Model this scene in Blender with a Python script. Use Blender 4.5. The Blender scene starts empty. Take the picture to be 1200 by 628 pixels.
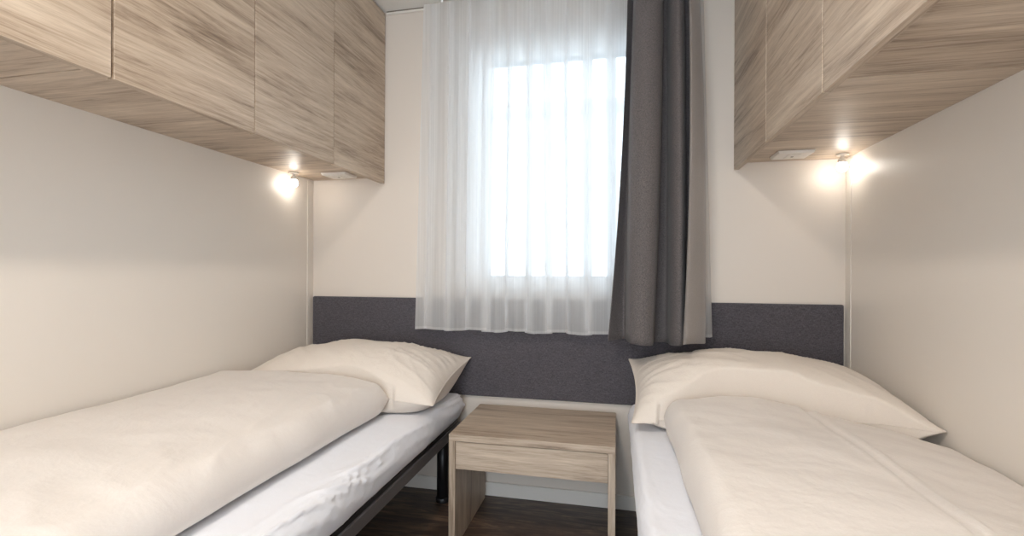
import bpy, bmesh, math, random
import numpy as np
from mathutils import Vector, Matrix, noise
random.seed(7)
S = bpy.context.scene
C = S.collection
PI = math.pi

# ------------------------------------------------------------------ camera, world, lights, exposure
H = 0.972
F = 558.0
YAW = math.atan(122 / F)
ROLL = math.atan(11.5 / 2672)
cam_data = bpy.data.cameras.new('camera')
cam = bpy.data.objects.new('camera', cam_data)
C.objects.link(cam)
cam_data.sensor_width = 36.0
cam_data.lens = F / 1200 * 36.0
cam_data.shift_y = 5.5 / 1200
cam_data.clip_start = 0.02
cam.matrix_world = (Matrix.Translation((0, 0, H)) @ Matrix.Rotation(YAW, 4, 'Z')
                    @ Matrix.Rotation(PI / 2, 4, 'X') @ Matrix.Rotation(ROLL, 4, 'Z'))
S.camera = cam

EXPOSURE = 0.13
LAMP_W = 14.8
LAMP_COL = (1.0, 0.90, 0.79)
SPOT_W = 0.08
SKY_STRENGTH = 5.2
FILL_W = 6.4
S.view_settings.view_transform = 'Standard'
S.view_settings.look = 'None'
S.view_settings.gamma = 1.0
S.view_settings.use_curve_mapping = False
S.view_settings.exposure = EXPOSURE

w = bpy.data.worlds.new('overcast_sky')
S.world = w
w.use_nodes = True
bg = w.node_tree.nodes['Background']
bg.inputs['Color'].default_value = (0.76, 0.88, 1.0, 1)
bg.inputs['Strength'].default_value = SKY_STRENGTH

# room dimensions
XL, XR, YB, YF, ZC = -1.412, 0.842, 2.018, -1.0, 2.168
WX0, WX1, WZ0, WZ1 = -0.715, 0.22, 0.872, 2.045      # window opening

# daylight enters here: a sampling portal in the window opening
pd = bpy.data.lights.new('window_portal', 'AREA')
pd.shape = 'RECTANGLE'
pd.size = WX1 - WX0
pd.size_y = WZ1 - WZ0
pd.cycles.is_portal = True
po = bpy.data.objects.new('window_portal', pd)
C.objects.link(po)
po.location = ((WX0 + WX1) / 2, YB + 0.14, (WZ0 + WZ1) / 2)
po.rotation_euler = (-PI / 2, 0, 0)

# added fill light in an unseen doorway behind the camera, softens the shadows
hd = bpy.data.lights.new('fill_light', 'AREA')
hd.shape = 'RECTANGLE'
hd.size, hd.size_y = 0.85, 1.95
hd.energy = FILL_W
hd.color = (1.0, 0.955, 0.91)
ho = bpy.data.objects.new('fill_light', hd)
C.objects.link(ho)
ho.location = (-0.285, YF - 0.16, 1.02)
ho.rotation_euler = (PI / 2, 0, 0)


# ------------------------------------------------------------------ helpers
def obj(name, bm, mat, parent=None, smooth=False, bevel=0.0, loc=None):
    me = bpy.data.meshes.new(name)
    bmesh.ops.recalc_face_normals(bm, faces=bm.faces)
    bm.to_mesh(me)
    bm.free()
    if smooth:
        for p in me.polygons:
            p.use_smooth = True
    o = bpy.data.objects.new(name, me)
    C.objects.link(o)
    if mat:
        me.materials.append(mat)
    if parent:
        o.parent = parent
    if loc:
        o.location = loc
    if bevel:
        m = o.modifiers.new('bevel', 'BEVEL')
        m.width = bevel
        m.segments = 2
        m.limit_method = 'ANGLE'
        m.angle_limit = math.radians(40)
    return o


def thing(name, label, cat, loc=(0, 0, 0), group=None):
    o = bpy.data.objects.new(name, None)
    o.empty_display_size = 0.1
    C.objects.link(o)
    o.location = loc
    o['label'] = label
    o['category'] = cat
    if group:
        o['group'] = group
    return o


def tag(o, label, cat, group=None):
    o['label'] = label
    o['category'] = cat
    if group:
        o['group'] = group
    return o


def struct(name, bm, mat, parent=None, **k):
    o = obj(name, bm, mat, parent, **k)
    if not parent:
        o['kind'] = 'structure'
    return o


def box(bm, x0, x1, y0, y1, z0, z1):
    vs = [bm.verts.new((x, y, z)) for x in (x0, x1) for y in (y0, y1) for z in (z0, z1)]
    for q in ((0, 1, 3, 2), (4, 6, 7, 5), (0, 4, 5, 1), (2, 3, 7, 6), (0, 2, 6, 4), (1, 5, 7, 3)):
        bm.faces.new([vs[i] for i in q])
    return bm


def bx(x0, x1, y0, y1, z0, z1):
    return box(bmesh.new(), x0, x1, y0, y1, z0, z1)


def lathe(bm, prof, cx, cy, n=24, axis=None, origin=(0, 0, 0)):
    """prof: list of (r, z). Revolved round z at (cx, cy)."""
    rings = []
    for r, z in prof:
        rings.append([bm.verts.new((cx + r * math.cos(2 * PI * i / n), cy + r * math.sin(2 * PI * i / n), z))
                      for i in range(n)])
    for a, b in zip(rings[:-1], rings[1:]):
        for i in range(n):
            bm.faces.new((a[i], a[(i + 1) % n], b[(i + 1) % n], b[i]))
    bm.faces.new(rings[0])
    bm.faces.new(rings[-1])
    return bm


# ------------------------------------------------------------------ materials
def newmat(name):
    m = bpy.data.materials.new(name)
    m.use_nodes = True
    nt = m.node_tree
    return m, nt, nt.nodes, nt.links, nt.nodes['Principled BSDF']


def lin(c):
    return tuple(((x / 255) / 12.92 if x / 255 <= 0.04045 else ((x / 255 + 0.055) / 1.055) ** 2.4) for x in c) + (1,)


def plain(name, col, rough=0.5, metal=0.0, bump=0.0, bscale=200, spec=0.5):
    m, nt, N, L, b = newmat(name)
    b.inputs['Base Color'].default_value = lin(col)
    b.inputs['Roughness'].default_value = rough
    b.inputs['Metallic'].default_value = metal
    b.inputs['Specular IOR Level'].default_value = spec
    tc = N.new('ShaderNodeTexCoord')
    no = N.new('ShaderNodeTexNoise')
    no.inputs['Scale'].default_value = bscale
    no.inputs['Detail'].default_value = 3
    L.new(tc.outputs['Object'], no.inputs['Vector'])
    if bump:
        bp = N.new('ShaderNodeBump')
        bp.inputs['Strength'].default_value = bump
        bp.inputs['Distance'].default_value = 0.001
        L.new(no.outputs['Fac'], bp.inputs['Height'])
        L.new(bp.outputs['Normal'], b.inputs['Normal'])
    return m


def wood(name, axis, dark, mid, light, rough=0.45, scale=1.0):
    """laminate oak whose grain runs along the given axis (0, 1, 2)"""
    m, nt, N, L, b = newmat(name)
    tc = N.new('ShaderNodeTexCoord')
    oi = N.new('ShaderNodeObjectInfo')
    ml = N.new('ShaderNodeMath'); ml.operation = 'MULTIPLY'; ml.inputs[1].default_value = 37.0
    L.new(oi.outputs['Random'], ml.inputs[0])
    add = N.new('ShaderNodeVectorMath'); add.operation = 'ADD'
    L.new(tc.outputs['Object'], add.inputs[0]); L.new(ml.outputs[0], add.inputs[1])

    def mp(along, across):
        mm = N.new('ShaderNodeMapping')
        v = [across * scale] * 3
        v[axis] = along * scale
        mm.inputs['Scale'].default_value = v
        L.new(add.outputs[0], mm.inputs['Vector'])
        return mm

    def nz(mapn, det, rgh, dist):
        n = N.new('ShaderNodeTexNoise')
        n.inputs['Scale'].default_value = 1.0
        n.inputs['Detail'].default_value = det
        n.inputs['Roughness'].default_value = rgh
        n.inputs['Distortion'].default_value = dist
        L.new(mapn.outputs[0], n.inputs['Vector'])
        return n
    broad = nz(mp(1.3, 11.0), 4, 0.55, 1.0)
    streak = nz(mp(3.4, 75.0), 5, 0.68, 0.8)
    fine = nz(mp(16.0, 420.0), 3, 0.7, 0.2)
    a1 = N.new('ShaderNodeMath'); a1.operation = 'MULTIPLY_ADD'
    a1.inputs[1].default_value = 0.42
    L.new(broad.outputs['Fac'], a1.inputs[0])
    a2 = N.new('ShaderNodeMath'); a2.operation = 'MULTIPLY'; a2.inputs[1].default_value = 0.40
    L.new(streak.outputs['Fac'], a2.inputs[0])
    L.new(a2.outputs[0], a1.inputs[2])
    a3 = N.new('ShaderNodeMath'); a3.operation = 'MULTIPLY_ADD'; a3.inputs[1].default_value = 0.22
    L.new(fine.outputs['Fac'], a3.inputs[0]); L.new(a1.outputs[0], a3.inputs[2])
    cr = N.new('ShaderNodeValToRGB')
    e = cr.color_ramp.elements
    e[0].position = 0.39; e[0].color = lin(dark)
    e[1].position = 0.64; e[1].color = lin(light)
    k = e.new(0.50); k.color = lin(mid)
    L.new(a3.outputs[0], cr.inputs['Fac'])
    L.new(cr.outputs['Color'], b.inputs['Base Color'])
    b.inputs['Roughness'].default_value = rough
    bp = N.new('ShaderNodeBump')
    bp.inputs['Strength'].default_value = 0.12
    bp.inputs['Distance'].default_value = 0.001
    L.new(a3.outputs[0], bp.inputs['Height'])
    L.new(bp.outputs['Normal'], b.inputs['Normal'])
    return m


def fabric(name, col, col2, wscale=900, rough=0.9, mel=0.5, bump=0.3, crease=0.0, sheen=0.2):
    m, nt, N, L, b = newmat(name)
    tc = N.new('ShaderNodeTexCoord')
    mp1 = N.new('ShaderNodeMapping'); mp1.inputs['Scale'].default_value = (wscale * 0.25, wscale * 0.25, wscale)
    mp2 = N.new('ShaderNodeMapping'); mp2.inputs['Scale'].default_value = (wscale, wscale, wscale * 0.25)
    n1 = N.new('ShaderNodeTexNoise'); n1.inputs['Scale'].default_value = 1; n1.inputs['Detail'].default_value = 2
    n2 = N.new('ShaderNodeTexNoise'); n2.inputs['Scale'].default_value = 1; n2.inputs['Detail'].default_value = 2
    L.new(tc.outputs['Object'], mp1.inputs['Vector']); L.new(tc.outputs['Object'], mp2.inputs['Vector'])
    L.new(mp1.outputs[0], n1.inputs['Vector']); L.new(mp2.outputs[0], n2.inputs['Vector'])
    ad = N.new('ShaderNodeMath'); ad.operation = 'ADD'
    L.new(n1.outputs['Fac'], ad.inputs[0]); L.new(n2.outputs['Fac'], ad.inputs[1])
    mr = N.new('ShaderNodeMapRange')
    mr.inputs['From Min'].default_value = 1.0 - mel * 0.5
    mr.inputs['From Max'].default_value = 1.0 + mel * 0.5
    L.new(ad.outputs[0], mr.inputs['Value'])
    mx = N.new('ShaderNodeMix'); mx.data_type = 'RGBA'
    mx.inputs['A'].default_value = lin(col); mx.inputs['B'].default_value = lin(col2)
    L.new(mr.outputs['Result'], mx.inputs['Factor'])
    L.new(mx.outputs['Result'], b.inputs['Base Color'])
    b.inputs['Roughness'].default_value = rough
    b.inputs['Specular IOR Level'].default_value = 0.25
    b.inputs['Sheen Weight'].default_value = sheen
    h = ad.outputs[0]
    bp = N.new('ShaderNodeBump'); bp.inputs['Strength'].default_value = bump; bp.inputs['Distance'].default_value = 0.0006
    L.new(h, bp.inputs['Height'])
    if crease:
        nc = N.new('ShaderNodeTexNoise'); nc.inputs['Scale'].default_value = 9; nc.inputs['Detail'].default_value = 5
        nc.inputs['Distortion'].default_value = 0.25; nc.inputs['Roughness'].default_value = 0.55
        L.new(tc.outputs['Object'], nc.inputs['Vector'])
        b2 = N.new('ShaderNodeBump'); b2.inputs['Strength'].default_value = crease; b2.inputs['Distance'].default_value = 0.02
        L.new(nc.outputs['Fac'], b2.inputs['Height'])
        L.new(b2.outputs['Normal'], bp.inputs['Normal'])
    L.new(bp.outputs['Normal'], b.inputs['Normal'])
    return m


OAK = ((126, 107, 90), (180, 161, 141), (211, 194, 174))
oak_x = wood('grey_oak_grain_x', 0, *OAK)
oak_y = wood('grey_oak_grain_y', 1, *OAK)
oak_z = wood('grey_oak_grain_z', 2, *OAK)
m_wall = plain('satin_white_panel', (232, 224, 214), 0.42, bump=0.05, bscale=60)
m_cream = plain('cream_window_wall', (222, 212, 201), 0.45, bump=0.05, bscale=60)
m_ceil = plain('white_ceiling_panel', (232, 230, 226), 0.5)
m_trim = plain('white_trim', (228, 222, 214), 0.35)
m_joint_shadow = plain('painted_joint_shadow', (120, 110, 100), 0.7)
m_pvc = plain('white_window_plastic', (250, 251, 252), 0.25)
m_gasket = plain('grey_gasket', (120, 122, 126), 0.6)
m_head = fabric('charcoal_upholstery', (60, 57, 62), (98, 94, 99), 500, mel=0.6, bump=0.6)
m_curt = fabric('dark_grey_curtain', (66, 63, 65), (122, 115, 113), 900, mel=0.7, bump=0.4, sheen=0.1)
m_lining = fabric('taupe_curtain_lining', (128, 121, 116), (142, 134, 129), 900, mel=0.7, bump=0.1, sheen=0.3, rough=0.6)
m_sheet = fabric('white_sheet', (238, 239, 245), (243, 244, 249), 1200, mel=1, bump=0.05, crease=0.22, sheen=0.1)
m_duvet = fabric('ivory_duvet_cover', (228, 220, 213), (235, 228, 221), 1200, mel=1, bump=0.05, crease=0.30, sheen=0.1)
m_pillow = fabric('ivory_pillowcase', (222, 211, 199), (231, 221, 210), 1200, mel=1, bump=0.05, crease=0.38, sheen=0.15, rough=0.7)
m_rail = plain('dark_grey_metal', (98, 94, 94), 0.45, 0.2, bump=0.05)
m_brown = plain('brown_gap_shade', (96, 68, 46), 0.6)
m_black = plain('black_plastic', (28, 27, 28), 0.4)
m_slat = plain('birch_slat', (190, 165, 130), 0.5)
m_plast = plain('white_plastic', (228, 222, 214), 0.3)
m_slot = plain('dark_slot', (90, 82, 76), 0.5)


def emit(name, col, strength):
    m = bpy.data.materials.new(name)
    m.use_nodes = True
    nt = m.node_tree
    nt.nodes.clear()
    e = nt.nodes.new('ShaderNodeEmission')
    e.inputs['Color'].default_value = (*col, 1)
    e.inputs['Strength'].default_value = strength
    o = nt.nodes.new('ShaderNodeOutputMaterial')
    nt.links.new(e.outputs[0], o.inputs['Surface'])
    return m


m_bulb = emit('lit_led', (1.0, 0.93, 0.84), 28.0)
m_diff = emit('lit_lamp_diffuser', LAMP_COL, 6.0)


def floor_mat():
    m, nt, N, L, b = newmat('dark_oak_planks')
    tc = N.new('ShaderNodeTexCoord')
    br = N.new('ShaderNodeTexBrick')
    br.inputs['Scale'].default_value = 1.0
    br.inputs['Brick Width'].default_value = 1.2
    br.inputs['Row Height'].default_value = 0.16
    br.inputs['Mortar Size'].default_value = 0.0015
    br.inputs['Color1'].default_value = (0.2, 0.2, 0.2, 1)
    br.inputs['Color2'].default_value = (0.8, 0.8, 0.8, 1)
    br.inputs['Mortar'].default_value = (0, 0, 0, 1)
    L.new(tc.outputs['Object'], br.inputs['Vector'])
    mp = N.new('ShaderNodeMapping'); mp.inputs['Scale'].default_value = (3.5, 26, 1)
    ad = N.new('ShaderNodeVectorMath'); ad.operation = 'ADD'
    L.new(tc.outputs['Object'], mp.inputs['Vector'])
    L.new(mp.outputs[0], ad.inputs[0]); L.new(br.outputs['Color'], ad.inputs[1])
    n = N.new('ShaderNodeTexNoise'); n.inputs['Scale'].default_value = 1; n.inputs['Detail'].default_value = 7
    n.inputs['Distortion'].default_value = 1.6; n.inputs['Roughness'].default_value = 0.65
    L.new(ad.outputs[0], n.inputs['Vector'])
    cr = N.new('ShaderNodeValToRGB')
    e = cr.color_ramp.elements
    e[0].position = 0.33; e[0].color = lin((42, 30, 26))
    e[1].position = 0.68; e[1].color = lin((138, 112, 92))
    k = e.new(0.5); k.color = lin((84, 66, 55))
    L.new(n.outputs['Fac'], cr.inputs['Fac'])
    mx = N.new('ShaderNodeMix'); mx.data_type = 'RGBA'; mx.blend_type = 'MULTIPLY'
    mx.inputs['Factor'].default_value = 0.35
    L.new(cr.outputs['Color'], mx.inputs['A']); L.new(br.outputs['Color'], mx.inputs['B'])
    L.new(mx.outputs['Result'], b.inputs['Base Color'])
    b.inputs['Roughness'].default_value = 0.4
    bp = N.new('ShaderNodeBump'); bp.inputs['Strength'].default_value = 0.2; bp.inputs['Distance'].default_value = 0.002
    L.new(n.outputs['Fac'], bp.inputs['Height']); L.new(bp.outputs['Normal'], b.inputs['Normal'])
    return m


m_floor = floor_mat()


def sheer_mat(name, opac_lo, opac_hi):
    m = bpy.data.materials.new(name)
    m.use_nodes = True
    nt = m.node_tree; N = nt.nodes; L = nt.links
    N.clear()
    out = N.new('ShaderNodeOutputMaterial')
    tr = N.new('ShaderNodeBsdfTransparent')
    df = N.new('ShaderNodeBsdfDiffuse'); df.inputs['Color'].default_value = (0.95, 0.945, 0.935, 1)
    tl = N.new('ShaderNodeBsdfTranslucent'); tl.inputs['Color'].default_value = (0.95, 0.96, 0.97, 1)
    mx = N.new('ShaderNodeMixShader'); mx.inputs[0].default_value = 0.62
    L.new(df.outputs[0], mx.inputs[1]); L.new(tl.outputs[0], mx.inputs[2])
    tc = N.new('ShaderNodeTexCoord')
    mp = N.new('ShaderNodeMapping'); mp.inputs['Scale'].default_value = (170, 30, 1.6)
    n = N.new('ShaderNodeTexNoise'); n.inputs['Scale'].default_value = 1; n.inputs['Detail'].default_value = 3
    L.new(tc.outputs['Object'], mp.inputs['Vector']); L.new(mp.outputs[0], n.inputs['Vector'])
    mr = N.new('ShaderNodeMapRange')
    mr.inputs['From Min'].default_value = 0.3; mr.inputs['From Max'].default_value = 0.7
    mr.inputs['To Min'].default_value = opac_lo; mr.inputs['To Max'].default_value = opac_hi
    L.new(n.outputs['Fac'], mr.inputs['Value'])
    m2 = N.new('ShaderNodeMixShader')
    L.new(mr.outputs['Result'], m2.inputs[0])
    L.new(tr.outputs[0], m2.inputs[1]); L.new(mx.outputs[0], m2.inputs[2])
    L.new(m2.outputs[0], out.inputs['Surface'])
    return m


m_sheer = sheer_mat('white_voile', 0.67, 0.76)
m_hem = sheer_mat('white_voile_hem', 0.78, 0.92)


def glass_mat():
    m = bpy.data.materials.new('window_glass')
    m.use_nodes = True
    nt = m.node_tree; N = nt.nodes; L = nt.links
    N.clear()
    out = N.new('ShaderNodeOutputMaterial')
    tr = N.new('ShaderNodeBsdfTransparent'); tr.inputs['Color'].default_value = (0.97, 0.985, 0.98, 1)
    gl = N.new('ShaderNodeBsdfGlossy'); gl.inputs['Roughness'].default_value = 0.02
    fr = N.new('ShaderNodeFresnel'); fr.inputs['IOR'].default_value = 1.45
    mx = N.new('ShaderNodeMixShader')
    L.new(fr.outputs[0], mx.inputs[0]); L.new(tr.outputs[0], mx.inputs[1]); L.new(gl.outputs[0], mx.inputs[2])
    L.new(mx.outputs[0], out.inputs['Surface'])
    return m


m_glass = glass_mat()

# ------------------------------------------------------------------ room shell
T = 0.12
struct('floor', bx(XL - T, XR + T, YF - T, YB + T, -0.08, 0.0), m_floor)
struct('ceiling', bx(XL - T, XR + T, YF - T, YB + T, ZC, ZC + 0.08), m_ceil)
struct('wall_left', bx(XL - T, XL, YF - T, YB + T, 0, ZC), m_wall)
struct('wall_right', bx(XR, XR + T, YF - T, YB + T, 0, ZC), m_wall)
bm = bmesh.new()
box(bm, XL, -0.735, YF - T, YF, 0, ZC)
box(bm, 0.165, XR, YF - T, YF, 0, ZC)
box(bm, -0.735, 0.165, YF - T, YF, 2.03, ZC)  # opening added behind the camera to let the fill light in
struct('wall_front', bm, m_wall)
bm = bmesh.new()
box(bm, XL, WX0, YB, YB + T, 0, ZC)
box(bm, WX1, XR, YB, YB + T, 0, ZC)
box(bm, WX0, WX1, YB, YB + T, 0, WZ0)
box(bm, WX0, WX1, YB, YB + T, WZ1, ZC)
struct('wall_back', bm, m_cream)
# skirting
struct('baseboard_back', bx(XL + 0.011, XR - 0.011, YB - 0.011, YB, 0, 0.058), m_trim, bevel=0.002)
struct('baseboard_left', bx(XL, XL + 0.011, YF, YB, 0, 0.058), m_trim, bevel=0.002)
struct('baseboard_right', bx(XR - 0.011, XR, YF, YB, 0, 0.058), m_trim, bevel=0.002)
# slim corner strips and the strip along the ceiling joint, with a painted shadow line above
struct('trim_1', bx(XL, XL + 0.0025, YB - 0.048, YB - 0.022, 0.059, 1.40), m_wall, bevel=0.001)
struct('trim_2', bx(XR - 0.0025, XR, YB - 0.048, YB - 0.022, 0.059, 1.40), m_wall, bevel=0.001)
struct('trim_3', bx(-1.035, 0.448, YB - 0.010, YB, ZC - 0.016, ZC - 0.006), m_trim, bevel=0.002)
struct('joint_shadow_strip', bx(-1.035, 0.448, YB - 0.006, YB, ZC - 0.006, ZC), m_joint_shadow)  # dark strip that paints the shade where wall meets ceiling

# ------------------------------------------------------------------ window
wy0, wy1 = YB + 0.045, YB + 0.105


def ring(x0, x1, z0, z1, t, y0, y1, tb=None):
    tb = tb or t
    b = bmesh.new()
    box(b, x0, x0 + t, y0, y1, z0, z1)
    box(b, x1 - t, x1, y0, y1, z0, z1)
    box(b, x0 + t, x1 - t, y0, y1, z1 - t, z1)
    box(b, x0 + t, x1 - t, y0, y1, z0, z0 + tb)
    return b


win = struct('window_1', ring(WX0, WX1, WZ0, WZ1, 0.062, wy0, wy1, 0.03), m_pvc, bevel=0.004)
sx0, sx1, sz0, sz1 = WX0 + 0.052, WX1 - 0.052, WZ0 + 0.022, WZ1 - 0.066
obj('window_sash', ring(sx0, sx1, sz0, sz1, 0.078, wy0 - 0.018, wy1 - 0.02, 0.06), m_pvc, win, bevel=0.006)
obj('gasket', ring(sx0 + 0.075, sx1 - 0.075, sz0 + 0.057, sz1 - 0.075, 0.007, wy0 - 0.012, wy0 + 0.03), m_gasket, win)
obj('window_pane', bx(sx0 + 0.07, sx1 - 0.07, wy0 + 0.008, wy0 + 0.014, sz0 + 0.05, sz1 - 0.07), m_glass, win)
hb = bx(sx1 - 0.052, sx1 - 0.022, wy0 - 0.026, wy0 - 0.018, 1.38, 1.45)
box(hb, sx1 - 0.045, sx1 - 0.029, wy0 - 0.05, wy0 - 0.026, 1.405, 1.42)
box(hb, sx1 - 0.045, sx1 - 0.029, wy0 - 0.058, wy0 - 0.046, 1.30, 1.42)
obj('window_handle', hb, m_pvc, win, bevel=0.003)

# ------------------------------------------------------------------ outside
gr, nt, N, L, b = newmat('pale_gravel')
b.inputs['Base Color'].default_value = (0.55, 0.56, 0.55, 1)
b.inputs['Roughness'].default_value = 0.9
o = struct('outdoor_ground', bx(-14, 14, YB + T + 0.02, 20, -0.5, -0.4), gr)
m_siding = plain('white_cladding', (236, 238, 240), 0.6)
m_roof = plain('grey_roof_sheet', (150, 154, 160), 0.5)
cab = thing('neighbouring_cabin', 'white clad cabin faintly seen through the net curtain', 'cabin', (-1.0, 6.2, -0.4))
bm = bmesh.new()
for i in range(18):
    z = i * 0.19
    vs = [bm.verts.new(v) for v in ((-6, 0, z), (6, 0, z), (6, 0.025, z + 0.19), (-6, 0.025, z + 0.19),
                                    (-6, 3, z), (6, 3, z), (6, 3, z + 0.19), (-6, 3, z + 0.19))]
    for q in ((0, 1, 2, 3), (4, 5, 6, 7), (0, 3, 7, 4), (1, 2, 6, 5), (0, 1, 5, 4), (3, 2, 6, 7)):
        bm.faces.new([vs[j] for j in q])
obj('cladding', bm, m_siding, cab)
obj('roof', bx(-6.3, 6.3, -0.25, 3.3, 3.42, 3.52), m_roof, cab, bevel=0.01)

# ------------------------------------------------------------------ overhead cabinets
ZD0, ZD1, ZU = 1.379, 2.160, 1.406


def cabinet(side, y0, y1, doors, label):
    """wall cabinet running y0..y1 with the given number of doors; side -1 left, +1 right"""
    if side < 0:
        xw, xf, s = XL + 0.001, -1.042, 1
    else:
        xw, xf, s = XR - 0.001, 0.450, -1
    t = thing('overhead_cabinet', label, 'cabinet', (xw, (y0 + y1) / 2, ZU))
    cy = (y0 + y1) / 2

    def bl(xa, xb, ya, yb, za, zb):
        a, b_ = sorted((xa - xw, xb - xw))
        return bx(a, b_, ya - cy, yb - cy, za - ZU, zb - ZU)
    xi = xf - s * 0.0195
    obj('bottom_panel', bl(xw, xi, y0 + 0.0005, y1 - 0.0005, ZU, ZU + 0.018), oak_x, t, bevel=0.0008)
    obj('top_panel', bl(xw, xi, y0 + 0.0005, y1 - 0.0005, ZD1 - 0.018, ZD1), oak_y, t)
    for yy in (y0 + 0.0005, y1 - 0.0185):
        obj('side_panel', bl(xw, xi, yy, yy + 0.018, ZU + 0.018, ZD1 - 0.018), oak_z, t)
    obj('back_panel', bl(xw, xw + s * 0.006, y0 + 0.019, y1 - 0.019, ZU + 0.018, ZD1 - 0.018), m_trim, t)
    obj('gap_shade_sheet', bl(xi - s * 0.0005, xi + s * 0.0004, y0 + 0.0005, y1 - 0.0005, ZU, ZD1), m_brown, t)  # thin brown sheet behind the doors, paints the shade in their gaps
    wd = (y1 - y0) / doors
    for i in range(doors):
        a, b_ = y0 + i * wd, y0 + (i + 1) * wd
        obj('door', bl(xi + s * 0.0005, xf, a + 0.0019, b_ - 0.0019, ZD0, ZD1 - 0.002), oak_y, t, bevel=0.0009)
    return t


cabinet(-1, 0.805, 2.015, 3, 'grey oak overhead cabinet with three doors on left wall, reaching the window wall')
cabinet(-1, -0.40, 0.802, 3, 'grey oak overhead cabinet on left wall, the nearer unit at the top left corner')
cabinet(1, 1.192, 2.015, 2, 'grey oak overhead cabinet on right wall, the farther unit by the dark curtain')
cabinet(1, -0.02, 1.189, 3, 'grey oak overhead cabinet on right wall, the nearer unit at the top right corner')

# ------------------------------------------------------------------ headboard
t = thing('headboard', 'long charcoal fabric headboard panel fixed across the wall below the window', 'headboard',
          ((XL + XR) / 2, YB, 0.433))
cx = (XL + XR) / 2
hb = bx(XL + 0.010 - cx, XR - 0.010 - cx, -0.020, -0.001, 0, 0.424)
obj('padded_panel', hb, m_head, t, bevel=0.006)

# ------------------------------------------------------------------ soft shapes
def axis_samples(n):
    out = []
    for i in range(n + 1):
        a = -1 + 2 * i / n
        out.append(math.copysign(1 - (1 - abs(a)) ** 1.7, a))
    return out


def cushion(nu, nv, fpos):
    """closed soft body: fpos(u, v, side) -> (x, y, z); side +1 top, -1 bottom, both meet on the border"""
    us, vs = axis_samples(nu), axis_samples(nv)
    bm = bmesh.new()
    top = [[bm.verts.new(fpos(u, v, 1)) for v in vs] for u in us]
    bot = [[top[i][j] if (i in (0, nu) or j in (0, nv)) else bm.verts.new(fpos(us[i], vs[j], -1))
            for j in range(nv + 1)] for i in range(nu + 1)]
    for g, f in ((top, 1), (bot, -1)):
        for i in range(nu):
            for j in range(nv):
                q = [g[i][j], g[i + 1][j], g[i + 1][j + 1], g[i][j + 1]]
                try:
                    bm.faces.new(q if f > 0 else q[::-1])
                except ValueError:
                    pass
    return bm


def edge(d, r):
    if d >= r:
        return 1.0
    k = 1 - max(d, 0) / r
    return math.sqrt(max(0.0, 1 - k * k))


def nz(x, y, z, s=1.0):
    return noise.noise(Vector((x * s, y * s, z * s)))


def ridge(x, y, z):
    return 1 - abs(noise.noise(Vector((x, y, z)))) * 2


# ------------------------------------------------------------------ beds
MZ0, MZ1 = 0.345, 0.460


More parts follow.
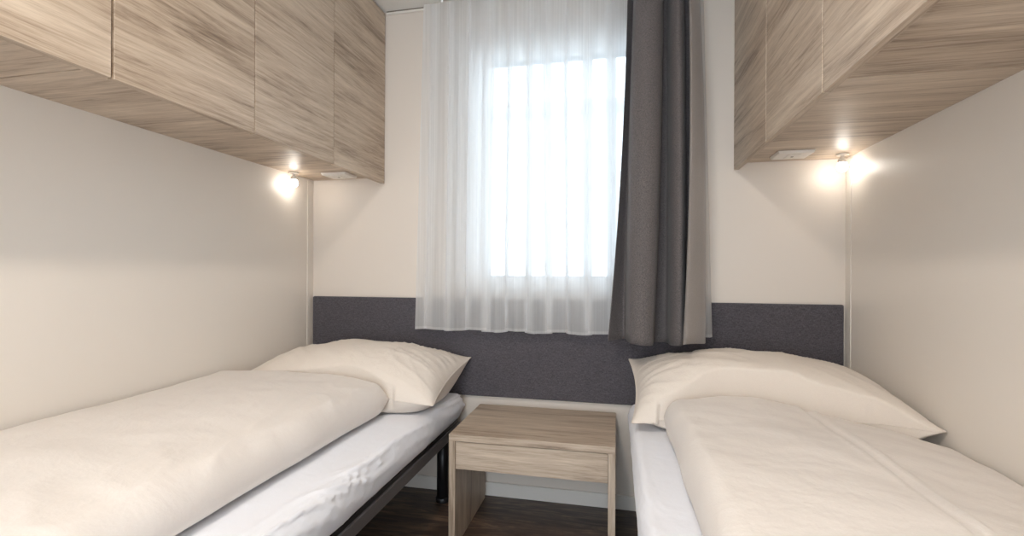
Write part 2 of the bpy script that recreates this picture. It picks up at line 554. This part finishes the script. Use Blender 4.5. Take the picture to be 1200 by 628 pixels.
def bed(side):
    s = side
    if s < 0:
        xw, xe = XL + 0.012, -0.640
        lab = 'left bed frame with dark grey metal side rail and black leg beside the nightstand'
    else:
        xw, xe = XR - 0.012, 0.050
        lab = 'right bed frame of dark grey metal under the mattress beside the right wall'
    y0, y1 = -0.03, 1.965
    cx_, cy_ = (xw + xe) / 2, (y0 + y1) / 2
    t = thing('bed_frame', lab, 'bed', (cx_, cy_, 0))
    xo = xe + s * 0.012                     # outer face of the rail, slightly under the mattress edge
    xi = xw

    def bl(xa, xb, ya, yb, za, zb):
        a, b_ = sorted((xa - cx_, xb - cx_))
        return bx(a, b_, ya - cy_, yb - cy_, za, zb)
    for xa, xb in ((xo, xo + s * 0.028), (xi - s * 0.028, xi)):
        rb = bl(xa, xb, y0 + 0.01, y1 - 0.01, 0.292, 0.332)
        obj('side_rail', rb, m_rail, t, bevel=0.004)
    for ya in (y0 + 0.01, y1 - 0.04):
        obj('end_rail', bl(xo + s * 0.028, xi - s * 0.028, ya, ya + 0.03, 0.292, 0.332), m_rail, t, bevel=0.004)
    for i in range(14):
        ya = y0 + 0.06 + i * 0.137
        obj('slat', bl(xo + s * 0.028, xi - s * 0.028, ya, ya + 0.055, 0.322, 0.331), m_slat, t, bevel=0.002)
    obj('mattress_edge_strip', bl(xo + s * 0.006, xo + s * 0.022, y0 + 0.02, y1 - 0.02, 0.332, 0.345), m_black, t)
    for lx in (xo + s * 0.065, xi - s * 0.065):
        for ly in (y0 + 0.07, y1 - 0.045):
            lb = bmesh.new()
            lathe(lb, [(0.026, 0.02), (0.026, 0.300)], lx - cx_, ly - cy_, 24)
            lg = obj('leg', lb, m_black, t, smooth=False)
            fb = bmesh.new()
            lathe(fb, [(0.030, 0.0), (0.031, 0.003), (0.031, 0.018), (0.028, 0.022)], lx - cx_, ly - cy_, 24)
            ft = obj('foot_cap', fb, m_black, lg)
            for o_ in (lg, ft):
                for p in o_.data.polygons:
                    p.use_smooth = len(p.vertices) == 4
    # mattress with a fitted sheet
    mx0, mx1 = min(xw, xe), max(xw, xe)
    zm = (MZ0 + MZ1) / 2

    def f(u, v, sd):
        x = mx0 + (u + 1) / 2 * (mx1 - mx0)
        y = y0 + (v + 1) / 2 * (y1 - y0)
        dx = min(x - mx0, mx1 - x)
        dy = min(y - y0, y1 - y)
        p = edge(dx, 0.030) * edge(dy, 0.045)
        z = zm + sd * (MZ1 - MZ0) / 2 * p
        free = (x - mx0) if s > 0 else (mx1 - x)      # distance from the free long edge
        w = free + (z - MZ1)                          # distance over the rounded edge: top positive, side negative
        k = math.exp(-((w + 0.005) / 0.075) ** 2)
        # creases where the sheet is pulled over the long edge
        wv = 1.5 * nz(y, w, 0, 3)
        cr = ridge(y * 4.5 + w * 20 + wv, w * 6, 3.1) ** 5
        cr2 = ridge(y * 8 + w * 46 + wv, w * 8, 8.7) ** 5
        cr3 = ridge(y * 15 + w * 90 + wv, w * 10, 5.5) ** 4
        amp = k * (0.8 if s < 0 else 0.3) * (0.0085 * cr + 0.0065 * cr2 + 0.0035 * cr3)
        if sd > 0:
            fade = min(1, max(0, (1.47 - y) / 0.12)) * math.exp(-(max(0, free - 0.05) / 0.04) ** 2)
            z = min(z, MZ1) + amp * p * fade + 0.0015 * (nz(x, y, 0, 6) - 0.5) * p
            x += (-s) * amp * 1.1 * (1 if free < 0.035 else 0.2)
        else:
            z = max(z, MZ0)
            x += (-s) * amp * 1.1
        return (x - cx_, y - cy_, z - MZ0)
    mt = obj('mattress', cushion(90, 420, f), m_sheet, None, smooth=True)
    mt.location = (cx_, cy_, MZ0)
    if s < 0:
        tag(mt, 'mattress in a white fitted sheet on the left bed, beside the nightstand', 'mattress')
    else:
        tag(mt, 'mattress in a white fitted sheet on the right bed, against the right wall', 'mattress')


bed(-1)
bed(1)


def lerps(k, tab):
    for (a, va), (b_, vb) in zip(tab[:-1], tab[1:]):
        if k <= b_:
            q = (k - a) / (b_ - a)
            q = q * q * (3 - 2 * q)
            return va + (vb - va) * q
    return tab[-1][1]


DX = {-1: (XL + 0.008, -0.787), 1: (XR - 0.008, 0.150)}       # duvets: wall side, free edge


def head(s, x):
    xw, xe = DX[s]
    k = min(1, max(0, (x - xe) / (xw - xe)))                  # 0 free edge, 1 wall
    if s < 0:
        return lerps(k, [(0, 1.560), (0.25, 1.575), (0.6, 1.545), (0.85, 1.520), (1, 1.490)])
    return lerps(k, [(0, 1.590), (0.3, 1.618), (0.5, 1.598), (0.66, 1.550), (0.8, 1.520), (1, 1.440)])


# pillows
def pillow(x0, x1, yn, y1, zn, zf, crest, label, seam_x, seed, s):
    cx_ = (x0 + x1) / 2
    hx = (x1 - x0) / 2
    cy_ = (yn[0] + yn[1] + 2 * y1) / 4
    base = 0.4665

    def f(u, v, sd):
        au, av = abs(u), abs(v)
        # edges pulled in between the corners
        x = cx_ + u * hx * (1 - 0.055 * (1 - v * v) ** 1.0 * au ** 3)
        y0 = yn[0] + (yn[1] - yn[0]) * (u + 1) / 2
        hy = (y1 - y0) / 2
        y = (y0 + y1) / 2 + v * hy * (1 - 0.10 * (1 - u * u) ** 1.0 * av ** 3)
        P = ((1 - au ** 2.6) ** 0.62) * ((1 - av ** 2.3) ** 0.60)
        w_ = (v + 1) / 2
        zl = zn[0] + (zn[1] - zn[0]) * (u + 1) / 2
        zs = zl + (zf - zl) * w_
        if sd > 0:
            z = zs + (crest - zs) * P
            # soft hollows and creases running in from the corners and the free end
            e = 1 - P
            fold = ridge(x * 7 + y * 9 + seed, (x - y) * 3, seed) ** 3
            fold2 = ridge(u * 2.2 + v * 5.5 + seed * 2, u * 1.5, seed + 4) ** 4
            endk = math.exp(-((1 + s * u) / 0.55) ** 2)       # near the free end
            fold3 = ridge(x * 3 + seed, y * 10 + x * 8, seed + 2) ** 4
            z += P * (0.014 * endk * fold2 + 0.007 * e * fold + 0.006 * fold3) + 0.010 * P * nz(x, y, seed, 6) + 0.004 * P * nz(x, y, seed, 15)
            # hem line of the pillowcase
            dd = x - (seam_x + 0.12 * (y - 1.7))
            z += 0.006 * P / (1 + math.exp(-dd * s * -350)) if abs(dd) < 0.3 else 0
        else:
            z = zs - (zs - base) * min(1.0, P * 2.2)
            z = max(z, base)
        xw_, xe_ = DX[s]
        if min(xw_, xe_) - 0.02 < x < max(xw_, xe_) + 0.02:
            y = max(y, head(s, x) + 0.005)
        return (x - cx_, y - cy_, z - base)
    o = obj('pillow', cushion(110, 80, f), m_pillow, None, smooth=True)
    ts = [-1 + 2 * i / 60 for i in range(61)]
    loop = ([f(a, -1, 1) for a in ts[:-1]] + [f(1, a, 1) for a in ts[:-1]]
            + [f(-a, 1, 1) for a in ts[:-1]] + [f(-1, -a, 1) for a in ts[:-1]])
    pb = bmesh.new()
    rings = []
    for i, p_ in enumerate(loop):
        p_ = Vector(p_)
        tan = (Vector(loop[(i + 1) % len(loop)]) - Vector(loop[i - 1])).normalized()
        sd_ = tan.cross(Vector((0, 0, 1))).normalized()
        up = sd_.cross(tan)
        rings.append([pb.verts.new(p_ + sd_ * math.cos(q * PI / 3) * 0.0030 + up * math.sin(q * PI / 3) * 0.0018)
                      for q in range(6)])
    for i in range(len(rings)):
        a, b_ = rings[i], rings[(i + 1) % len(rings)]
        for q in range(6):
            pb.faces.new((a[q], a[(q + 1) % 6], b_[(q + 1) % 6], b_[q]))
    obj('seam_edge', pb, m_pillow, o, smooth=True)
    o.location = (cx_, cy_, base)
    tag(o, label, 'pillow')
    return o


pillow(-1.398, -0.615, (1.49, 1.545), 1.985, (0.560, 0.512), 0.603, 0.684,
       'ivory pillow on the left bed, its pointed corner towards the nightstand', -1.13, 3.3, -1)
pillow(0.052, 0.836, (1.575, 1.44), 1.985, (0.492, 0.565), 0.625, 0.698,
       'ivory pillow on the right bed, tucked behind the duvet against the right wall', 0.56, 9.1, 1)


# duvets
def duvet(s, label, m):
    xw, xe = DX[s]
    y0 = -0.05
    base = 0.4665
    cx_, cy_ = (xw + xe) / 2, 0.75

    def f(u, v, sd):
        k = (u + 1) / 2                               # 0 wall, 1 free edge
        x = xw + k * (xe - xw)
        yh = head(s, x)
        y = y0 + (v + 1) / 2 * (yh - y0)
        dfree = abs(xe - x)
        dwall = abs(x - xw)
        dh = yh - y
        df = y - y0
        pf = edge(dfree, 0.048)
        ph = edge(dh, 0.045)
        P = pf * ph * edge(dwall, 0.012) * edge(df, 0.06)
        if s < 0:
            zt = 0.600 + 0.010 * math.sin(PI * k) - 0.020 * k ** 3 + 0.010 * math.exp(-((y - 1.4) / 0.25) ** 2) * (0.3 + k * .2)
            zm = 0.522
        else:
            zt = 0.585 - 0.055 * max(0, (k * -1 + 0.62) / 0.62) ** 1.3 + 0.008 * math.sin(PI * k)
            zm = 0.515
        if sd > 0:
            z = zm + (zt - zm) * P
            z += P * (0.009 * nz(x, y, 2.0 + s, 4.5) + 0.0035 * nz(x, y, 5.0 + s, 13))
            if s > 0:
                xs = 0.560 - 0.06 * max(0, 1.15 - y) ** 1.4
                d = x - xs
                z += P * (0.007 * math.exp(-(d / 0.006) ** 2) + 0.004 * math.exp(-((d + 0.035) / 0.008) ** 2)
                          - 0.006 * math.exp(-((d + 0.017) / 0.012) ** 2))
            else:
                z += P * 0.012 * math.exp(-((dwall ** 2 + dh ** 2) ** 0.5 / 0.07) ** 2)
                cr = ridge(y * 6 + x * 3, x * 9, 1.7) ** 4
                z += P * 0.005 * cr * math.exp(-(dfree / 0.16) ** 2)
        else:
            z = zm - (zm - base) * min(1.0, P)
        wob = 0.006 * nz(0, y, 4.4, 3.0) + 0.003 * nz(0, y, 7.4, 9.0)
        x += -s * wob * math.exp(-(dfree / 0.1) ** 2)
        return (x - cx_, y - cy_, z - base)
    o = obj('duvet', cushion(110, 220, f), m, None, smooth=True)
    o.location = (cx_, cy_, base)
    tag(o, label, 'duvet')
    return o


duvet(-1, 'thick ivory folded duvet lying along the left bed', m_duvet)
duvet(1, 'ivory duvet with a raised seam line lying on the right bed', m_duvet)

# ------------------------------------------------------------------ nightstand
nx0, nx1, ny0, ny1, nh = -0.573, 0.001, 1.590, 1.985, 0.404
t = thing('nightstand', 'low grey oak nightstand with one drawer between the two beds', 'nightstand',
          ((nx0 + nx1) / 2, (ny0 + ny1) / 2, 0))
cx_, cy_ = t.location.x, t.location.y
PT = 0.024


def nb(xa, xb, ya, yb, za, zb):
    return bx(xa - cx_, xb - cx_, ya - cy_, yb - cy_, za, zb)


obj('table_top', nb(nx0, nx1, ny0, ny1, nh - PT, nh), oak_x, t, bevel=0.0012)
obj('side_panel', nb(nx0, nx0 + PT, ny0, ny1, 0, nh - PT), oak_z, t, bevel=0.0012)
obj('side_panel', nb(nx1 - PT, nx1, ny0, ny1, 0, nh - PT), oak_z, t, bevel=0.0012)
obj('drawer', nb(nx0 + PT + 0.001, nx1 - PT - 0.001, ny0 + 0.003, ny0 + 0.021, 0.282, nh - PT - 0.002), oak_x, t, bevel=0.001)
obj('drawer_box', ring(nx0 + PT + 0.012 - cx_, nx1 - PT - 0.012 - cx_, 0.292, nh - PT - 0.008, 0.012,
                       ny0 + 0.021 - cy_, ny1 - 0.02 - cy_), m_trim, t)

# ------------------------------------------------------------------ curtains
def catmull(pts, n):
    out = []
    P_ = [pts[0]] + list(pts) + [pts[-1]]
    for i in range(1, len(P_) - 2):
        p0, p1, p2, p3 = P_[i - 1], P_[i], P_[i + 1], P_[i + 2]
        for k in range(n):
            t_ = k / n
            out.append(tuple(0.5 * ((2 * b_) + (-a + c) * t_ + (2 * a - 5 * b_ + 4 * c - d) * t_ ** 2
                                    + (-a + 3 * b_ - 3 * c + d) * t_ ** 3) for a, b_, c, d in zip(p0, p1, p2, p3)))
    out.append(tuple(pts[-1]))
    return out


def quadlerp(a, m_, b_, t_):
    """three keys: t = 0 bottom, .5 middle, 1 top"""
    l0 = 2 * (t_ - 0.5) * (t_ - 1)
    l1 = -4 * t_ * (t_ - 1)
    l2 = 2 * t_ * (t_ - 0.5)
    return tuple(a[i] * l0 + m_[i] * l1 + b_[i] * l2 for i in range(len(a)))


def hang(bot, mid, top, z0, z1, rows, zfun=None, sub=8):
    cb, cm, ct = catmull(bot, sub), catmull(mid, sub), catmull(top, sub)
    bm = bmesh.new()
    grid = []
    for r in range(rows + 1):
        t_ = r / rows
        row = []
        for i in range(len(cb)):
            x, y = quadlerp(cb[i], cm[i], ct[i], t_)
            zb = z0 + (zfun(i / (len(cb) - 1)) if zfun else 0)
            row.append(bm.verts.new((x, y, zb + (z1 - zb) * t_)))
        grid.append(row)
    for r in range(rows):
        for i in range(len(cb) - 1):
            bm.faces.new((grid[r][i], grid[r][i + 1], grid[r + 1][i + 1], grid[r + 1][i]))
    return bm


CZ0, CZ1 = 0.712, 2.135
cur = thing('dark_curtain', 'dark grey heavy curtain drawn to the right side of the window', 'curtain', (0.16, 1.86, CZ1))
bot = [(-0.030, 1.868), (0.005, 1.895), (0.034, 1.902), (0.044, 1.855), (0.058, 1.822), (0.095, 1.808), (0.128, 1.824),
       (0.137, 1.858), (0.139, 1.905), (0.166, 1.912), (0.192, 1.903), (0.198, 1.855), (0.211, 1.832), (0.232, 1.826),
       (0.246, 1.850), (0.252, 1.897), (0.275, 1.902), (0.325, 1.885)]
mid = [(0.020, 1.872), (0.035, 1.898), (0.046, 1.902), (0.049, 1.855), (0.060, 1.828), (0.103, 1.812), (0.146, 1.824),
       (0.160, 1.858), (0.162, 1.902), (0.177, 1.908), (0.192, 1.900), (0.198, 1.855), (0.210, 1.834), (0.230, 1.826),
       (0.246, 1.850), (0.252, 1.895), (0.272, 1.900), (0.318, 1.885)]
top = [(0.040, 1.872), (0.055, 1.888), (0.066, 1.892), (0.071, 1.865), (0.082, 1.845), (0.118, 1.830), (0.150, 1.838),
       (0.165, 1.855), (0.168, 1.888), (0.176, 1.894), (0.186, 1.886), (0.192, 1.856), (0.202, 1.842), (0.218, 1.836),
       (0.236, 1.852), (0.242, 1.888), (0.258, 1.892), (0.290, 1.880)]


def off(p, q=(0.16, 1.86)):
    out = []
    for a, b_ in p:
        y = 1.900 - (1.900 - b_) * 1.6          # deeper folds
        out.append((a * y / b_ - q[0], y - q[1]))
    return out


def soft(o, th):
    m_ = o.modifiers.new('thickness', 'SOLIDIFY')
    m_.thickness = th
    m_.offset = 0
    return o


c1 = obj('curtain_cloth', hang(off(bot), off(mid), off(top), CZ0 - CZ1, 0, 40,
                               lambda q: 0.006 * math.sin(q * 9)), m_curt, cur, smooth=True)
soft(c1, 0.0022)
# the edge turned forward shows the lighter lining
lb = [(0.236, 1.800), (0.244, 1.796), (0.262, 1.802), (0.285, 1.815), (0.305, 1.832), (0.318, 1.852), (0.325, 1.885)]
lm = [(0.258, 1.812), (0.262, 1.808), (0.275, 1.812), (0.292, 1.822), (0.308, 1.836), (0.316, 1.855), (0.318, 1.885)]
lt = [(0.250, 1.830), (0.254, 1.826), (0.262, 1.830), (0.272, 1.838), (0.282, 1.850), (0.288, 1.862), (0.290, 1.880)]
c2 = obj('curtain_lining', hang(off(lb), off(lm), off(lt), CZ0 + 0.012 - CZ1, 0, 40,
                                lambda q: 0.004 * math.sin(q * 5)), m_lining, cur, smooth=True)
soft(c2, 0.002)
tp = obj('heading_tape', hang([(a, b_ - 0.0025) for a, b_ in off(top)], [(a, b_ - 0.0025) for a, b_ in off(top)],
                              [(a, b_ - 0.0025) for a, b_ in off(top)], -0.03, 0.004, 2), m_curt, cur, smooth=True)
soft(tp, 0.002)

# sheer
rnd = random.Random(11)
SH0, SH1 = -0.853, 0.362
ST0 = -0.822
n_f = 14
lam = [rnd.uniform(0.85, 1.2) for _ in range(n_f)]
tot = sum(lam)


def sheer_path(z_t, nseg=26):
    """plan path of the net curtain; z_t = 0 bottom, 1 top"""
    x0 = SH0 + (ST0 - SH0) * z_t
    x1 = SH1 + (0.322 - SH1) * z_t
    pts = []
    acc = 0
    for i, l in enumerate(lam):
        wd = l / tot * (x1 - x0)
        over = 0.85 + 0.2 * math.sin(i * 2.3 + 1)
        ampb = 0.020 + 0.007 * math.sin(i * 1.7)
        amp = ampb * (1 - 0.35 * z_t)
        for k in range(nseg):
            q = k / nseg
            a = 2 * PI * q
            x = x0 + acc + wd * q + over * wd / (2 * PI) * 3.2 * math.sin(a) * (0.85 + 0.15 * z_t)
            x += 0.006 * math.sin(z_t * 2.5 + i * 1.3)*math.sin(PI*q)
            y = 1.952 - amp * math.cos(a) + 0.003 * math.sin(3 * a + i)
            pts.append((x, y))
        acc += wd
    pts.append((x1, 1.952))
    return pts


def sheer_mesh(z0, z1, rows, base=False):
    bm = bmesh.new()
    grid = []
    for r in range(rows + 1):
        q = r / rows
        z = z0 + (z1 - z0) * q
        zt = (z - 0.725) / (2.135 - 0.725)
        row = []
        for i, (x, y) in enumerate(sheer_path(zt)):
            zz = z + (0.004 * math.sin(i * 0.11) if zt < 0.02 else 0)
            row.append(bm.verts.new((x + 0.25, y - 1.952, zz - 2.135)))
        grid.append(row)
    for r in range(rows):
        for i in range(len(grid[0]) - 1):
            bm.faces.new((grid[r][i], grid[r][i + 1], grid[r + 1][i + 1], grid[r + 1][i]))
    return bm


sh = thing('net_curtain', 'white translucent pleated net curtain hanging over the window', 'curtain', (-0.25, 1.952, 2.135))
obj('voile_cloth', sheer_mesh(0.737, 2.135, 24), m_sheer, sh, smooth=True)
obj('hem', sheer_mesh(0.725, 0.737, 1), m_hem, sh, smooth=True)

# ceiling track above both curtains
tr = thing('curtain_track', 'white curtain track on the ceiling above the window', 'curtain rail', (-0.25, 1.91, ZC))
tb = bmesh.new()
box(tb, -0.50, 0.57, -0.055, -0.035, -0.018, 0)
box(tb, -0.50, 0.57, 0.018, 0.038, -0.018, 0)
box(tb, -0.50, 0.57, -0.035, 0.018, -0.006, 0)
obj('track_profile', tb, m_pvc, tr, bevel=0.002)
for i in range(12):
    g = bx(-0.49 + i * 0.095, -0.482 + i * 0.095, 0.024, 0.032, -0.033, -0.018)
    obj('glider', g, m_pvc, tr)
for i in range(5):
    g = bx(0.30 + i * 0.055, 0.308 + i * 0.055, -0.049, -0.041, -0.033, -0.018)
    obj('glider', g, m_pvc, tr)

# ------------------------------------------------------------------ switches and spotlights under the cabinets
def switch_plate(x, y, label):
    t = thing('switch_plate', label, 'switch', (x, y, ZU), 'switch plates under the cabinets')
    b_ = bmesh.new()
    lo, hi = 0.060, 0.050
    v1 = [b_.verts.new((sx * lo, sy * 0.050, -0.001)) for sx, sy in ((-1, -1), (1, -1), (1, 1), (-1, 1))]
    v2 = [b_.verts.new((sx * (lo - 0.004), sy * 0.046, -0.011)) for sx, sy in ((-1, -1), (1, -1), (1, 1), (-1, 1))]
    b_.faces.new(v1)
    b_.faces.new(v2[::-1])
    for i in range(4):
        b_.faces.new((v1[i], v2[i], v2[(i + 1) % 4], v1[(i + 1) % 4]))
    obj('cover', b_, m_plast, t, bevel=0.0012)
    obj('rocker', bx(-0.020, 0.020, -0.030, 0.030, -0.0135, -0.0105), m_plast, t, bevel=0.001)
    obj('indicator', bx(-0.004, 0.004, -0.005, 0.003, -0.0142, -0.0132), m_slot, t)
    return t


switch_plate(-1.205, 1.905, 'white switch plate under the left overhead cabinet, beside the lit spotlight')
p = switch_plate(0.616, 1.888, 'white switch plate under the right overhead cabinet, beside the lit spotlight')


def spotlight(x, y, label, aim):
    t = thing('reading_spotlight', label, 'lamp', (x, y, ZU - 0.0), 'small spotlights under the cabinets')
    b_ = bmesh.new()
    lathe(b_, [(0.020, -0.001), (0.020, -0.006), (0.006, -0.008), (0.006, -0.020)], 0, 0, 24)
    obj('mount', b_, m_plast, t)
    b_ = bmesh.new()
    lathe(b_, [(0.008, -0.016), (0.013, -0.020), (0.015, -0.032), (0.013, -0.033)], 0, 0, 24)
    obj('lamp_head', b_, m_plast, t)
    b_ = bmesh.new()
    bmesh.ops.create_uvsphere(b_, u_segments=20, v_segments=12, radius=0.0175,
                              matrix=Matrix.Translation((0, 0, -0.048)))
    obj('led_bulb', b_, m_bulb, t, smooth=True)
    ld = bpy.data.lights.new('led_light', 'POINT')
    ld.energy = SPOT_W
    ld.color = (1.0, 0.88, 0.74)
    ld.shadow_soft_size = 0.012
    lo = bpy.data.objects.new('led_light', ld)
    C.objects.link(lo)
    lo.parent = t
    lo.location = (0, 0, -0.066)
    return t


spotlight(-1.375, 1.825, 'small lit spotlight under the left overhead cabinet near the corner', 1)
spotlight(0.795, 1.93, 'small lit spotlight under the right overhead cabinet near the corner', -1)

# ceiling lamp (behind and above the view)
t = thing('ceiling_lamp', 'round white ceiling lamp above the aisle between the beds', 'lamp', (-0.34, 0.13, ZC))
b_ = bmesh.new()
lathe(b_, [(0.10, -0.001), (0.10, -0.022), (0.088, -0.024)], 0, 0, 40)
obj('lamp_base', b_, m_plast, t)
b_ = bmesh.new()
lathe(b_, [(0.085, -0.0245), (0.080, -0.032), (0.05, -0.038), (0.01, -0.040)], 0, 0, 40)
obj('diffuser', b_, m_diff, t, smooth=True)
ld = bpy.data.lights.new('lamp_light', 'AREA')
ld.shape = 'DISK'
ld.size = 0.13
ld.energy = LAMP_W
ld.color = LAMP_COL
lo = bpy.data.objects.new('lamp_light', ld)
C.objects.link(lo)
lo.parent = t
lo.location = (0, 0, -0.045)
